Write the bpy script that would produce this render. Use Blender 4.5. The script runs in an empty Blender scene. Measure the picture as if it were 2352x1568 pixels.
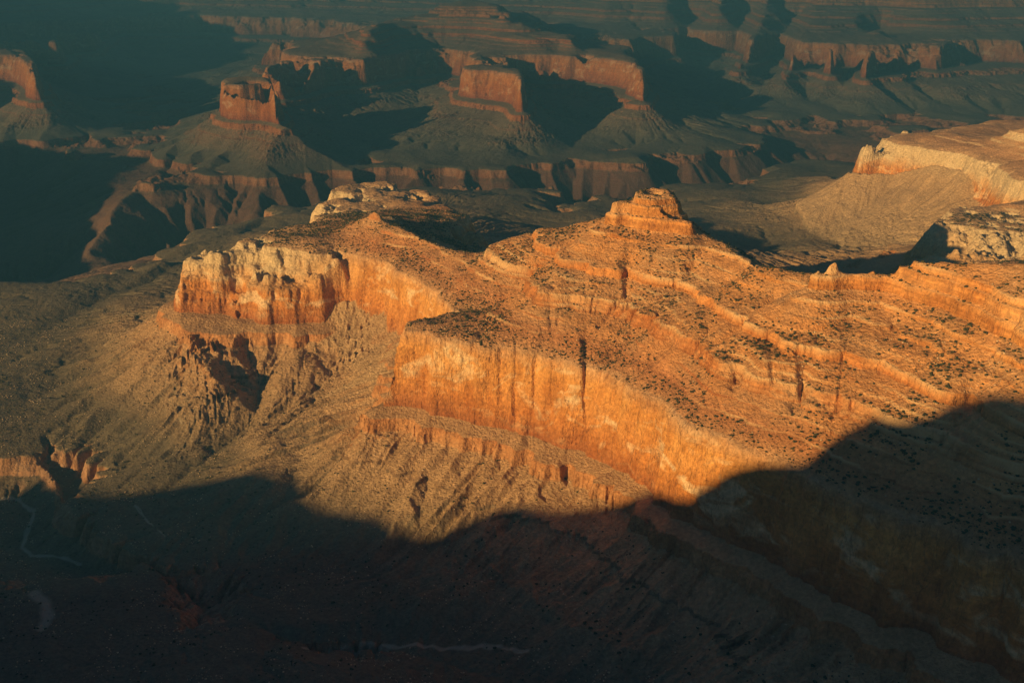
import bpy, math, time
import numpy as np
T0 = time.time()
R = math.radians
# ------------------------------------------------------------------ camera
PITCH = R(20.3)
FOV = R(50.0)
FPX = 1176 / math.tan(FOV / 2)
scene = bpy.context.scene
cam_data = bpy.data.cameras.new('camera')
cam_data.sensor_width = 36
cam_data.lens = 18 / math.tan(FOV / 2)
cam_data.clip_start = 1.0
cam_data.clip_end = 60000
cam = bpy.data.objects.new('camera', cam_data)
cam.rotation_euler = (math.pi / 2 - PITCH, 0, 0)
scene.collection.objects.link(cam)
scene.camera = cam
# ------------------------------------------------------------------ sky, sun, exposure
SUN_EL = R(12.7)
SDX, SDY = 0.765, 0.644          # direction the light travels, on plan
_n = math.hypot(SDX, SDY); SDX /= _n; SDY /= _n
world = bpy.data.worlds.new('World'); scene.world = world
world.use_nodes = True
wn = world.node_tree
sky = wn.nodes.new('ShaderNodeTexSky'); sky.sky_type = 'NISHITA'
sky.sun_disc = False
sky.sun_elevation = SUN_EL
sky.sun_rotation = math.atan2(-SDX, -SDY)
sky.altitude = 1500; sky.air_density = 1.0; sky.dust_density = 0.3; sky.ozone_density = 2.0
bg = wn.nodes['Background']
tint = wn.nodes.new('ShaderNodeMix'); tint.data_type = 'RGBA'; tint.blend_type = 'MULTIPLY'; tint.inputs[0].default_value = 1
tint.inputs[7].default_value = (0.86, 0.96, 1.0, 1)
wn.links.new(sky.outputs[0], tint.inputs[6]); wn.links.new(tint.outputs[2], bg.inputs[0]); bg.inputs[1].default_value = 0.031
sun_data = bpy.data.lights.new('sun', 'SUN')
sun_data.energy = 5.0; sun_data.angle = R(0.5); sun_data.color = (1.0, 0.65, 0.245)
sun = bpy.data.objects.new('sun', sun_data)
from mathutils import Vector
sd = Vector((SDX * math.cos(SUN_EL), SDY * math.cos(SUN_EL), -math.sin(SUN_EL)))
sun.rotation_euler = sd.to_track_quat('-Z', 'Y').to_euler()
scene.collection.objects.link(sun)
scene.view_settings.view_transform = 'Standard'
scene.view_settings.look = 'None'
scene.view_settings.exposure = 0.47
scene.view_settings.gamma = 1.0

# ------------------------------------------------------------------ terrain numbers
cp, sp = math.cos(PITCH), math.sin(PITCH)
def W(x, y, z):
    """a sight line met at elevation z -> plan position"""
    zd = -FPX * sp - (y - 784) * cp
    yd = FPX * cp - (y - 784) * sp
    t = z / zd
    return (t * (x - 1176), t * yd)

# strata: (elevation of top, of bottom, thickness in the smooth height u)
STR = [(-200, -480, 280), (-480, -500, 4), (-500, -540, 45), (-540, -551, 1.6), (-551, -554, 3.5), (-554, -573, 2.2), (-573, -577, 3.5), (-577, -600, 3),
       (-600, -614, 19), (-614, -619, .6), (-619, -631, 15), (-631, -640, 1), (-640, -652, 15), (-652, -655, .4), (-655, -664, 10),
       (-664, -681, 1.6), (-681, -689, 11), (-689, -692, .4), (-692, -700, 9), (-700, -702, .3), (-702, -709, 8),
       (-709, -724, 1.6), (-724, -727, 4), (-727, -734, .8), (-734, -745, 14), (-745, -751, .7), (-751, -766, 18), (-766, -769, .4), (-769, -790, 22), (-790, -800, 6),
       (-800, -965, 16), (-965, -980, 24),
       (-980, -1008, 5), (-1008, -1050, 46), (-1050, -1056, 1.5), (-1056, -1105, 60), (-1105, -1160, 95),
       (-1160, -1198, 7), (-1198, -1500, 210), (-1500, -1700, 200)]
us, zs = [0.0], [STR[0][0]]
for a, b, d in STR:
    us.append(us[-1] + d); zs.append(b)
US, ZS = np.array(us), np.array(zs, float)      # u grows downwards
_maj = [i for i, v in enumerate(zs) if not (-800 < v < -600) or v in (-664, -681, -709, -734)]
ZS0 = np.interp(US, US[_maj], ZS[_maj])
def z2u(z): return -np.interp(-np.asarray(z, float), -ZS, US)
def u2z(u): return np.interp(-u, US, ZS)
# the stepped western promontory: the same wall eroded to benches
STR2 = [(-800, -812, 1.2), (-812, -822, 2.4), (-822, -842, 1.2), (-842, -850, 2.6), (-850, -872, 1.0), (-872, -880, 2.4),
        (-880, -905, 1.0), (-905, -915, 2.2), (-915, -935, 1.0), (-935, -943, 1.4), (-943, -965, 0.8)]
k0 = STR.index((-800, -965, 16))
ALT = {631: 7, 640: -7, 614: -4, 619: 0, 652: 5, 655: 1, 689: -4, 692: -7, 745: 6, 751: 4, 766: 5, 769: 6, 1050: -14, 1056: -16}
ZS3 = np.array([v - ALT.get(int(-v), 0) * 0.7 for v in ZS])
us2, zs2 = list(US[:k0 + 1]), list(ZS[:k0 + 1])
tot = sum(s[2] for s in STR2)
for a, b, d in STR2:
    us2.append(us2[-1] + d * 16 / tot); zs2.append(b)
US2 = np.array(us2 + list(US[k0 + 2:])); ZS2 = np.array(zs2 + list(ZS[k0 + 2:]), float)

def hsh(ix, iy, seed):
    n = (ix.astype(np.int64) * 374761393 + iy.astype(np.int64) * 668265263 + seed * 982451653) & 0x7fffffff
    n = ((n ^ (n >> 13)) * 1274126177) & 0x7fffffff
    n = (n ^ (n >> 16)) & 0xffff
    return n.astype(np.float32) * np.float32(2 * math.pi / 65536)
def noise(x, y, scale, seed=0):
    x = x / scale; y = y / scale
    ix = np.floor(x); iy = np.floor(y)
    fx = (x - ix).astype(np.float32); fy = (y - iy).astype(np.float32)
    ix = ix.astype(np.int32); iy = iy.astype(np.int32)
    sx = fx * fx * fx * (fx * (fx * 6 - 15) + 10); sy = fy * fy * fy * (fy * (fy * 6 - 15) + 10)
    def g(dx, dy):
        a = hsh(ix + dx, iy + dy, seed)
        return np.cos(a) * (fx - dx) + np.sin(a) * (fy - dy)
    a = g(0, 0); b = g(1, 0); c = g(0, 1); d = g(1, 1)
    return ((a + (b - a) * sx) + ((c + (d - c) * sx) - (a + (b - a) * sx)) * sy) * 1.5
def fbm(x, y, scale, oct=4, seed=0, gain=0.5):
    s = 0; a = 1.0
    for o in range(oct):
        s = s + a * noise(x, y, scale / 2 ** o, seed + o * 17); a *= gain
    return s

# ------------------------------------------------------------------ control lines of the relief
L = []
def cl(z, pts, closed=False):        # sight-line points, all at elevation z (or own z as third)
    q = []
    for p in pts:
        if p[0] == 'w': q.append((p[1], p[2], p[3] if len(p) > 3 else z))
        else:
            zz = p[2] if len(p) > 2 else z
            X, Y = W(p[0], p[1], zz); q.append((X, Y, zz))
    if closed: q.append(q[0])
    L.append(q)
# --- main ridge: lip of the great wall
cl(-800, [(875,765),(960,777),(1090,800),(1200,810),(1275,822),(1299,848),(1325,828),(1345,832),(1368,862),(1400,858),(1450,882),
          (1500,918),(1528,965),(1570,1000),(1640,1025),(1700,1045),(1735,1065),(1770,1068),(1840,1085),(2000,1135),(2200,1195),(2352,1240),(2600,1320),(3000,1450)])
cl(-800, [(875,765),(905,744),(1000,724),(1040,719),('w',-75,2325),('w',-60,2350),('w',-85,2375),(1045,712),(1010,680),(960,637),(900,608),(830,590),(760,588),(735,596),(715,590),(700,580),(670,572),(620,562),(570,558)])
cl(-800, [(570,558),(540,572,-815),(515,590,-832),(470,620,-860),(430,650,-890),(418,668,-905),(425,640,-905),('w',-900,3080,-905),('w',-790,3030,-850),('w',-690,3010,-800),('w',-600,3000),('w',-590,3150),(718,475),(720,455),(760,440),(830,418),(890,420),(950,428),(1000,450),(1035,500),(1050,540),
          ('w',-110,2850),('w',-20,2740),('w',120,2720),('w',250,2710),('w',400,2640),('w',540,2510),('w',650,2370),('w',770,2250),('w',950,2090),('w',1250,1940),('w',1800,1700)])
cl(-965, [(418,692),(455,712),(500,725),(560,740),(620,735),(680,722)])
# crest
cl(0, [(830,500,-745),(850,482,-713),(900,507,-724),(960,537,-739),(1020,565,-738),(1070,577,-728),(1092,570,-722),(1160,548,-700),(1219,532,-682),(1224,527,-668),(1300,522,-650),(1380,498,-612)])
cl(0, [(1580,522,-600),(1640,552,-608),(1700,590,-612),(1760,612,-604),(1830,617,-596),(1872,610,-590)])
cl(-548, [(1880,596),(1950,592,-545),(2050,590,-540),(2200,595,-522),(2352,602,-505),(2600,620,-470),(3000,660,-430)])
cl(0, [(1890,628,-600),(1950,645,-606),(2050,692,-617),(2150,712,-612),(2250,737,-605),(2352,755,-598),(2700,830,-570)])
# the orange butte: summit block, shoulder, foot
cl(-532, [(1472,435),(1500,431),(1532,434),(1538,445),(1500,448),(1472,446)], True)
cl(-545, [(1420,456),(1470,452),(1545,462)])
cl(-600, [(1388,500),(1410,490),(1470,502),(1520,516),(1578,522)])
cl(-568, [(1400,480),(1440,482),(1500,492),(1572,500)])
# ledges on the lit slope
cl(-711, [(1090,572),(1130,592),(1180,612),(1222,640,-713)])
cl(-641, [(1400,520),(1450,525),(1500,545),(1560,560),(1640,600),(1720,660),(1800,690),(1900,725),(2050,790),(2200,850),(2352,880)])
cl(-668, [(1222,530),(1240,560),(1285,578),(1292,598),(1380,605),(1480,625),(1560,650),(1640,690),(1700,735),(1745,770),(1765,800),(1850,805),(1950,825),(2050,850),(2150,880),(2250,915),(2352,945),(2700,1050)])
cl(-711, [(1250,672),(1330,675),(1400,690),(1470,702),(1520,730),(1600,790),(1650,830),(1690,845),(1750,850),(1775,880),(1850,900),(1950,925),(2050,960),(2352,1060),(2700,1180)])
cl(-748, [(960,748,-792),(1050,742,-785),(1150,745,-775),(1240,745,-760),(1300,762,-757),(1400,770),(1500,800),(1600,880),(1680,930),(1760,955),(1900,1010),(2100,1075),(2352,1150)])
# stepped promontory and its talus
cl(0, [(545,742,-970),(540,800,-1000),(520,860,-1030),(490,920,-1062),(440,1000,-1100),(380,1070,-1130)])
cl(0, [(610,745,-985),(620,800,-1022),(600,870,-1060),(560,960,-1100),(470,1060,-1130),(380,1130,-1150),(300,1160,-1165)])
cl(0, [(700,735,-982),(680,820,-1010),(640,900,-1060),(600,980,-1090),(540,1050,-1115)])
cl(0, [(830,700,-960),(800,800,-1010),(740,900,-1050),(650,990,-1085),(540,1070,-1118),(430,1140,-1140),(320,1200,-1160)])
cl(0, [(930,715,-965),(870,780,-1005),(835,850,-1020),(830,930,-1015)])
cl(-1003, [(350,745),(370,790),(430,830),(480,850)])
cl(-1130, [(410,690,-1090),(350,685,-1100),(287,683,-1115),(200,720,-1130),(100,760,-1140),(0,800,-1145)])
cl(0, [(370,600,-1120),(300,660,-1150),(240,690,-1158),(180,740,-1152)])
cl(0, [(420,560,-1125),(500,540,-1130),(600,500,-1135),(680,490,-1120)])
cl(0, [(300,800,-1108),(200,850,-1130),(100,900,-1140),(0,960,-1146)])
cl(0, [(330,900,-1090),(230,980,-1130),(150,1030,-1152)])
# near ravine
cl(-1160, [(-300,1020),(-100,1045),(0,1040),(60,1037),(140,1045),(157,1070),(165,1110),(185,1160),(215,1220),(255,1252),(300,1268),(345,1305),(420,1335),(345,1345),(300,1345),(240,1320),(180,1308),(100,1300),(60,1330),(0,1330),(-200,1330)])
cl(0, [(-200,1170,-1235),(0,1160,-1235),(40,1150,-1235),(80,1185,-1232),(60,1230,-1230),(45,1262,-1226),(100,1288,-1220),(200,1290,-1210),(300,1305,-1195),(380,1330,-1175)])
cl(0, [(420,1335,-1162),(520,1400,-1160),(640,1480,-1175),(720,1512,-1185),(850,1510,-1188),(950,1528,-1190),(1100,1545,-1192),(1210,1570,-1195),(1400,1660,-1200)])
cl(0, [(560,1250,-1140),(700,1300,-1140),(850,1350,-1135),(1000,1400,-1130),(1150,1420,-1118),(1300,1430,-1100),(1450,1440,-1085),(1600,1480,-1065),(1800,1560,-1040),(2100,1700,-1020)])
cl(0, [(1500,1116,-967),(1470,1150,-985),(1430,1175,-1003)])
cl(0, [('w',-900,1350,-1150),('w',-400,1250,-1130),('w',0,1150,-1080),('w',600,1000,-1000),('w',1100,850,-950)])
cl(0, [('w',-1500,900,-1100),('w',0,800,-960),('w',600,700,-900)])
# --- Tonto bench behind the ridge and rim of the gorge, near side
NEAR_RIM = [(-500,640),(-200,655),(0,662),(70,673),(150,668),(210,664),(290,676),(350,655),(364,617),(385,603),(403,585),(408,560),(420,545),(460,530),(497,520),(560,533),(605,512),(617,470),(640,468),(711,473),
          (800,450),(900,425),(940,420),(1062,417),(1185,427),(1272,424),(1290,441),(1262,455),(1255,475),(1290,492),(1325,485),(1360,452),(1500,434),(1581,415),(1660,410),(1739,403),(1746,390),(1844,366),(1949,368),(2010,345),(2080,300),(2200,285),(2352,280),(2600,270)]
cl(-1160, NEAR_RIM)
cl(-1125, [(1000,480),(1150,500),(1280,530),(1400,560,-1118)])
cl(0, [(1080,540,-1060),(1150,560,-1055),(1250,590,-1050)])
cl(-1140, [(1000,440),(1150,455)])
cl(-1138, [(1620,440),(1750,430),(1850,400)])
cl(-1132, [(1600,500),(1700,480),(1780,470)])
cl(-1122, [(1700,560),(1850,550),(1950,555),(2060,575)])
cl(0, [(1830,480,-1120),(1900,470,-1095),(1960,450,-1060)])
# mesas to the right
cl(-800, [(3000,480),(2700,400),(2500,372),(2352,371),(2290,372),(2247,371),(2229,361),(2190,352),(2150,348),(2110,342),(2072,338),(2045,334),(2015,332),(1990,334),(1978,328),(1980,316),(1994,308),(2037,298),(2124,300),('w',2200,5050),('w',2700,5000),('w',3500,5300)])
cl(0, [(2124,303,-775),(2257,318,-755),(2352,293,-690),(2600,270,-600)])
cl(-800, [(3000,560),(2700,535),(2500,520),(2400,512),(2352,498),(2320,484),(2270,486),(2240,474),(2200,474),(2160,500),(2146,515),('w',1350,3120),('w',1420,3020),('w',1700,2900),('w',2200,2600)])
cl(0, [(2300,470,-785),(2400,465,-765),(2600,455,-700)])
# --- gorge, river
cl(-1480, [('w',-5200,4300),('w',-3800,4450),('w',-2600,4500),('w',-2000,4850),('w',-1500,5000),('w',-900,5500),('w',-300,5560),('w',400,5480),('w',900,5500),('w',1300,5900),('w',1700,6300),('w',2400,6450),('w',3500,6300),('w',5500,6500)])
cl(-1400, [('w',-2600,4500,-1480),('w',-2700,5500),('w',-2900,6500,-1350),('w',-3000,7600,-1250)])
# far rim of the gorge
cl(-1160, [(-400,300),(-100,300),(0,301),(60,302),(102,305),(140,312),(150,330),(157,354),(160,325),(175,308),(210,298),(217,273),(240,262),(200,235),(140,215),(110,190),(160,150),(260,150),(330,190),(400,215),(430,235),(413,263),(413,277),(390,300),(371,319),(358,345),(361,361),(371,385),(345,400),(326,417),(350,424),(378,417),(400,398),(438,390),(455,386),(490,392),
          (525,386),(592,389),(641,392),(683,371),(704,371),(715,389),(764,391),(800,400),(834,396),(838,372),(850,350),(870,315),(884,330),(911,345),(905,365),(895,388),(930,396),(974,390),(1030,386),(1070,398),(1108,390),(1129,397),(1170,396),(1199,390),(1203,371),(1215,345),(1223,333),(1234,337),(1250,360),(1265,378),(1290,366),
          (1304,352),(1342,371),(1420,373),(1479,375),(1489,357),(1530,354),(1588,360),(1640,345),(1690,345),(1728,338),(1753,328),(1740,308),(1700,290),(1742,276),(1700,262),(1660,240),(1640,220),(1700,205),(1760,215),(1827,226),(1880,235),(1940,240),(1995,246),(1977,268),(2040,275),(2121,298),(2110,262),(2180,275),(2225,298),(2240,285),(2264,262),(2352,270),(2600,280)])
cl(0, [(326,417,-1165),(285,450,-1195),(262,480,-1225),(235,520,-1265),(205,570,-1320),(190,600,-1360),(150,660,-1430)])
cl(0, [(310,430,-1180),(330,455,-1225),(350,500,-1280),(372,550,-1350)])
cl(0, [(262,480,-1225),(290,510,-1280),(310,560,-1350)])
cl(0, [(500,392,-1165),(502,420,-1200),(515,460,-1255),(540,500,-1305),(548,530,-1340)])
cl(0, [(610,392,-1165),(618,415,-1190),(602,440,-1215),(590,480,-1270),(575,500,-1300)])
cl(0, [(670,395,-1170),(640,430,-1230),(625,470,-1290)])
cl(-1420, [(440,470),(470,500,-1440)])
cl(-1420, [(560,450),(565,490,-1440)])
cl(0, [(1490,360,-1165),(1500,380,-1220)])
# spur crests that carry the buttes down to the bench
cl(0, [(500,268,-985),(470,290,-1030),(430,320,-1085),(390,350,-1130)])
cl(0, [(590,262,-985),(600,300,-1040),(625,350,-1110),(640,380,-1150)])
cl(0, [(645,262,-985),(720,290,-1060),(790,320,-1110),(850,345,-1150)])
cl(0, [(1045,232,-985),(1000,260,-1040),(940,290,-1090),(890,315,-1120)])
cl(0, [(1140,245,-985),(1150,290,-1060),(1170,330,-1110),(1150,370,-1140)])
cl(0, [(1220,232,-985),(1290,260,-1050),(1330,290,-1110)])
cl(0, [(1480,205,-985),(1560,240,-1050),(1660,280,-1120)])
cl(0, [(1340,190,-985),(1340,240,-1070),(1330,290,-1120),(1250,330,-1150)])
cl(0, [(1400,300,-1125),(1450,340,-1150)])
# buttes
cl(-800, [(512,198),(530,204),(560,206),(600,206),(628,214),(640,222),(636,200),(620,188),(590,180),(545,182),(522,186)], True)
cl(0, [('w',-1660,6500,-774),('w',-1560,6540,-768),('w',-1440,6540,-774)])
cl(0, [('w',-1640,6360,-792),('w',-1540,6330,-790),('w',-1440,6400,-790)])
cl(0, [('w',-4600,8500,-745),('w',-4000,8350,-755),('w',-3620,8150,-775)])
cl(-800, [(600,100),(630,98),(662,102),(668,125),(640,148),(600,160),(640,166),(690,158),(740,140),(770,133),(800,140),(838,138),(850,128),(870,116),(905,114),(940,116),(955,122),(971,121),(976,112),(1005,108),(1034,110),(1060,118),(1088,122),(1090,135),(1072,148),(1066,160),(1085,163),(1108,161),(1140,160),(1171,160),(1186,172),(1196,190),(1202,180),(1188,158),(1165,140),(1160,128),(1213,126),(1260,132),(1325,130),(1400,136),(1447,142),(1468,158),(1480,170),(1478,155),(1462,138),(1430,118),('w',900,8500),('w',500,9300),('w',400,11000),('w',-400,11000),('w',-700,9900),('w',-1500,9300),('w',-1900,9600)], False)
# floors of the bays between the spurs
cl(-985, [(850,188),(880,186),(950,184),(1000,182),(1038,186)])
cl(0, [(950,184,-985),(958,205,-1030),(962,235,-1080),(955,265,-1112),(925,292,-1135)])
cl(-985, [(1190,205),(1200,192),(1260,192),(1330,194)])
cl(0, [(1262,192,-985),(1268,215,-1035),(1275,255,-1090),(1250,300,-1128)])
cl(0, [(745,205,-985),(720,232,-1050),(700,262,-1100),(740,292,-1130)])
cl(-985, [(1885,160),(1932,164),(1985,171),(2010,166),(2065,179),(2131,164),(2170,170),(2229,158),(2290,160),(2352,158),(2600,160)])
cl(0, [(2150,170,-990),(2180,205,-1050),(2230,235,-1100)])
cl(-985, [(1500,150),(1450,152),(1400,150)])
cl(-786, [(1105,135),(1115,150),(1160,155),(1178,163)])
cl(-780, [(1210,112),(1300,116),(1400,120),(1440,130)])
cl(-780, [(790,120),(830,122),(860,108)])
cl(-690, [(835,92),(862,80),(885,72),(960,70),(1000,68),(1050,70),(1130,72),(1165,80),(1230,86),(1290,84),(1311,87),(1300,80),(1240,74)])
cl(-640, [(845,70),(862,62),(885,56),(950,50),(1000,49),(1100,50),(1180,55),(1200,60),(1195,50),('w',150,9300),('w',100,10300),('w',-600,10300),('w',-900,9400),(840,68)])
cl(-560, [(960,24),(1000,26),(1040,26),(1110,27),(1160,32),(1175,26),(1150,18)])
cl(-500, [(1060,2),(1090,-2),(1125,3)])
cl(-800, [(1405,84),(1440,92),(1480,84),(1553,83),(1556,72),(1500,66),(1420,70)], True)
cl(-782, [(1430,80),(1540,78)])
cl(-782, [(1630,57),(1650,57)])
cl(-800, [(1618,60),(1655,62),(1660,52),(1630,50)], True)
cl(-800, [(1905,118),(1932,97),(1985,104),(1996,125),(2010,108),(2065,112),(2066,98),(2030,84),(2012,74),(2040,78),(2090,86),(2131,97),(2155,110),(2180,92),(2229,90),(2290,92),(2352,90),(2700,90)])
cl(0, [(1560,100,-985),(1600,170,-1100),(1640,200,-1150)])
cl(-770, [(1945,83),(2000,82),(2055,90)])
cl(-700, [(2010,62),(2020,60)])
cl(-640, [(2060,34),(2150,36),(2250,30),(2352,30),(2600,32)])
cl(-470, [(2100,-20),(2352,-22),(2600,-22)])
cl(0, [(1880,-20,-500),(1870,30,-640),(1850,70,-746),(1835,110,-832),(1815,150,-915),(1800,180,-985)])
cl(0, [(1765,-20,-500),(1755,30,-645),(1740,70,-755),(1720,110,-850),(1700,150,-940),(1690,190,-1040)])
cl(0, [(1990,-20,-500),(1980,20,-615),(1960,55,-705)])
cl(0, [(1660,-20,-500),(1650,20,-620),(1640,48,-720)])
cl(0, [(1540,-20,-510),(1530,20,-640),(1510,50,-745)])
cl(0, [(1400,-20,-520),(1390,20,-650),(1370,50,-765),(1350,75,-870)])
cl(0, [(1820,60,-860),(1780,120,-960),(1755,180,-1070)])
cl(0, [(1700,60,-870),(1680,120,-990),(1680,170,-1090)])
cl(0, [(1600,50,-880),(1590,100,-1010)])
cl(0, [(1950,160,-985),(1950,200,-1060),(1930,230,-1120)])
cl(0, [(2060,165,-985),(2120,210,-1070),(2200,250,-1135)])
cl(-450, [('w',300,12800),('w',1500,11400),('w',3000,11000),('w',4500,10900),('w',7000,11200)])
# far left
cl(-800, [(-400,110),(-150,108),(0,117),(35,121),(60,148),(76,168),(85,150),(60,118),(20,100),(-200,90)])
cl(-800, [(-300,85),(0,95),(60,91),(116,91),(122,100),(150,85),(120,78),(140,68),(170,67),(202,75),(250,50),(270,28),(330,22),(360,40),(380,24),(430,18),(520,12),(600,5)])
cl(-1120, [(260,120),(400,130),(500,150)])
cl(0, [(90,180,-1000),(130,220,-1070),(190,250,-1130)])
cl(0, [(20,215,-1020),(60,260,-1100),(100,290,-1145)])
cl(-450, [('w',-7000,11500),('w',-4000,13000),('w',-2500,14000)])

# ------------------------------------------------------------------ log-polar grid (square cells that grow with distance)
TH = R(31.0)
NC = 1400
DT = 2 * TH / (NC - 1)
R0, R1 = 950.0, 15500.0
NR = int(math.log(R1 / R0) / DT) + 1
th = -TH + DT * np.arange(NC)
rr = R0 * np.exp(DT * np.arange(NR))
GX = (rr[:, None] * np.sin(th)[None]).astype(np.float64)
GY = (rr[:, None] * np.cos(th)[None]).astype(np.float64)
CELL = (rr * DT)[:, None]
print('grid', NR, NC)

LIM = 0.60
def solve():
    # pyramid from coarse to fine
    levels = [32, 16, 8, 4, 2, 1]
    sol = None
    for lv in levels:
        nr, nc = (NR + lv - 1) // lv, (NC + lv - 1) // lv
        acc = np.zeros(nr * nc); cnt = np.zeros(nr * nc)
        for q in L:
            for (x0, y0, z0), (x1, y1, z1) in zip(q[:-1], q[1:]):
                u0, u1 = z2u(z0), z2u(z1)
                d0 = math.hypot(x0, y0); d1 = math.hypot(x1, y1)
                n = int(math.hypot(x1 - x0, y1 - y0) / (min(d0, d1) * DT * lv * 0.5)) + 2
                n = min(n, 6000)
                t = np.linspace(0, 1, n)
                X = x0 + (x1 - x0) * t; Y = y0 + (y1 - y0) * t; U = u0 + (u1 - u0) * t
                i = np.rint(np.log(np.hypot(X, Y) / R0) / DT / lv).astype(int)
                j = np.rint((np.arctan2(X, Y) + TH) / DT / lv).astype(int)
                ok = (i >= 0) & (i < nr) & (j >= 0) & (j < nc)
                k = i[ok] * nc + j[ok]
                acc += np.bincount(k, U[ok], nr * nc); cnt += np.bincount(k, minlength=nr * nc)
        fix = (cnt > 0).reshape(nr, nc)
        val = (acc / np.maximum(cnt, 1)).reshape(nr, nc)
        if sol is None:
            s = np.full((nr, nc), val[fix].mean())
        else:
            a = np.linspace(0, sol.shape[0] - 1, nr) * 0 + np.minimum(np.arange(nr) / 2, sol.shape[0] - 1)
            b = np.minimum(np.arange(nc) / 2, sol.shape[1] - 1)
            ia = np.minimum(a.astype(int), sol.shape[0] - 2); ib = np.minimum(b.astype(int), sol.shape[1] - 2)
            fa = (a - ia)[:, None]; fb = (b - ib)[None]
            s = (sol[ia][:, ib] * (1 - fa) * (1 - fb) + sol[ia + 1][:, ib] * fa * (1 - fb)
                 + sol[ia][:, ib + 1] * (1 - fa) * fb + sol[ia + 1][:, ib + 1] * fa * fb)
        s[fix] = val[fix]
        its = {32: 600, 16: 250, 8: 160, 4: 90, 2: 40, 1: 16}[lv]
        for it in range(its):
            p = np.pad(s, 1, mode='edge')
            m = (p[:-2, 1:-1] + p[2:, 1:-1] + p[1:-1, :-2] + p[1:-1, 2:]) * 0.25
            s = np.where(fix, val, m)
        sol = s
    # no slope steeper than loose rock can lie (the cliffs come from the strata table)
    ROW = np.arange(NC)[None]
    lim = (LIM * (1 + 0.30 * fbm(GX, GY, 500, 2, 88))) * CELL
    lim = lim * (1 - 0.86 * np.clip(2.2 * (1.3 - np.hypot((GX + 735) / 210, (GY - 2855 - 0.25 * (-735 - GX)) / 100)), 0, 1))
    wj = np.arange(NC)[None]
    def sweep(a_):
        for i in range(2, NR):
            r1, r2, l = a_[i - 1], a_[i - 2], lim[i] if a_ is sol_ else lim[NR - 1 - i]
            t = np.maximum(a_[i], r1 - l)
            t[1:] = np.maximum(t[1:], r1[:-1] - 1.414 * l[1:]); t[:-1] = np.maximum(t[:-1], r1[1:] - 1.414 * l[:-1])
            t[2:] = np.maximum(t[2:], r1[:-2] - 2.236 * l[2:]); t[:-2] = np.maximum(t[:-2], r1[2:] - 2.236 * l[:-2])
            t[1:] = np.maximum(t[1:], r2[:-1] - 2.236 * l[1:]); t[:-1] = np.maximum(t[:-1], r2[1:] - 2.236 * l[:-1])
            a_[i] = t
    for rep in range(2):
        sol_ = sol; sweep(sol)
        sol_ = None; sweep(sol[::-1])
        w = np.cumsum(lim, axis=1)
        sol = np.maximum.accumulate(sol + w, axis=1) - w
        sol = (np.maximum.accumulate((sol - w)[:, ::-1], axis=1))[:, ::-1] + w
    # a light blur softens the creases along the control lines
    for it in range(10):
        p = np.pad(sol, 1, mode='edge')
        sol = 0.5 * sol + 0.125 * (p[:-2, 1:-1] + p[2:, 1:-1] + p[1:-1, :-2] + p[1:-1, 2:])
    return sol
U = solve()
US0 = U[::8, ::8].copy()
print('solved', round(time.time() - T0, 1))

WASH = np.zeros((NR, NC))
def carve(pts, depth, width, wash=0):
    """a gully cut along a sight-line track; depth and width may grow down the track"""
    global U
    P_ = [W(*p) for p in pts]
    xs = [p[0] for p in P_]; ys = [p[1] for p in P_]
    m = 4 * max(width)
    rows = np.where((rr > min(map(math.hypot, xs, ys)) - m) & (rr < max(map(math.hypot, xs, ys)) + m))[0]
    az = [math.atan2(x, y) for x, y in P_]
    cols = np.where((th > min(az) - m / rr[rows[0]]) & (th < max(az) + m / rr[rows[0]]))[0]
    sl = np.s_[rows[0]:rows[-1] + 1, cols[0]:cols[-1] + 1]
    gx, gy = GX[sl], GY[sl]
    best = np.full(gx.shape, 1e9); dep = np.zeros(gx.shape); wid = np.ones(gx.shape)
    n = len(P_) - 1
    for k in range(n):
        (x0, y0), (x1, y1) = P_[k], P_[k + 1]
        dx, dy = x1 - x0, y1 - y0
        t = np.clip(((gx - x0) * dx + (gy - y0) * dy) / (dx * dx + dy * dy), 0, 1)
        d = np.hypot(gx - x0 - t * dx, gy - y0 - t * dy)
        g = (k + t) / n
        mk_ = d < best
        best = np.where(mk_, d, best); dep = np.where(mk_, depth[0] + (depth[1] - depth[0]) * g, dep)
        wid = np.where(mk_, width[0] + (width[1] - width[0]) * g, wid)
    if wash:
        WASH[sl] = np.maximum(WASH[sl], wash * np.clip(1.6 - np.abs(best + noise(gx, gy, 30, 63) * 3) / wid, 0, 1))
        return
    best = best + noise(gx, gy, 45, 61) * wid * 0.5 + noise(gx, gy, 17, 62) * 2.5
    U[sl] -= dep * np.clip(1 - np.abs(best) / wid / 1.6, 0, 1) ** 1.3
CARVES = [([(1262,690,-712),(1275,760,-757),(1290,800,-785),(1300,852,-806)], (2, 3.2), (9, 20)),
          ([(1345,735,-730),(1362,800,-772),(1375,866,-806)], (2, 4.2), (9, 24)),
          ([(1690,850,-705),(1700,905,-728),(1712,980,-762),(1736,1072,-806)], (4, 6.5), (6, 13)),
          ([(1765,840,-712),(1772,880,-722),(1778,905,-735)], (5, 4), (5, 6)),
          ([(1270,665,-709),(1262,700,-722)], (7, 4), (6, 6)),
          ([(1765,760,-667),(1770,800,-682)], (5, 4), (6, 8)),
          ([(1820,1000,-750),(1825,1090,-800)], (2, 6), (8, 12)),
          ([(330,870,-1090),(360,950,-1110),(420,880,-1070)], (8, 12), (18, 22)),
          ([(835,960,-990),(760,1050,-1040),(690,1110,-1080),(560,1150,-1110)], (3, 12), (12, 22)),
          ([(1010,985,-995),(985,1090,-1040),(960,1200,-1085)], (2, 7), (8, 12)),
          ([(728,592,-802),(720,602,-815)], (8, 8), (12, 14)),
          ([(1345,1060,-990),(1342,1000,-978)], (3, 3), (8, 8))]
for c_ in CARVES: carve(*c_)
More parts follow.
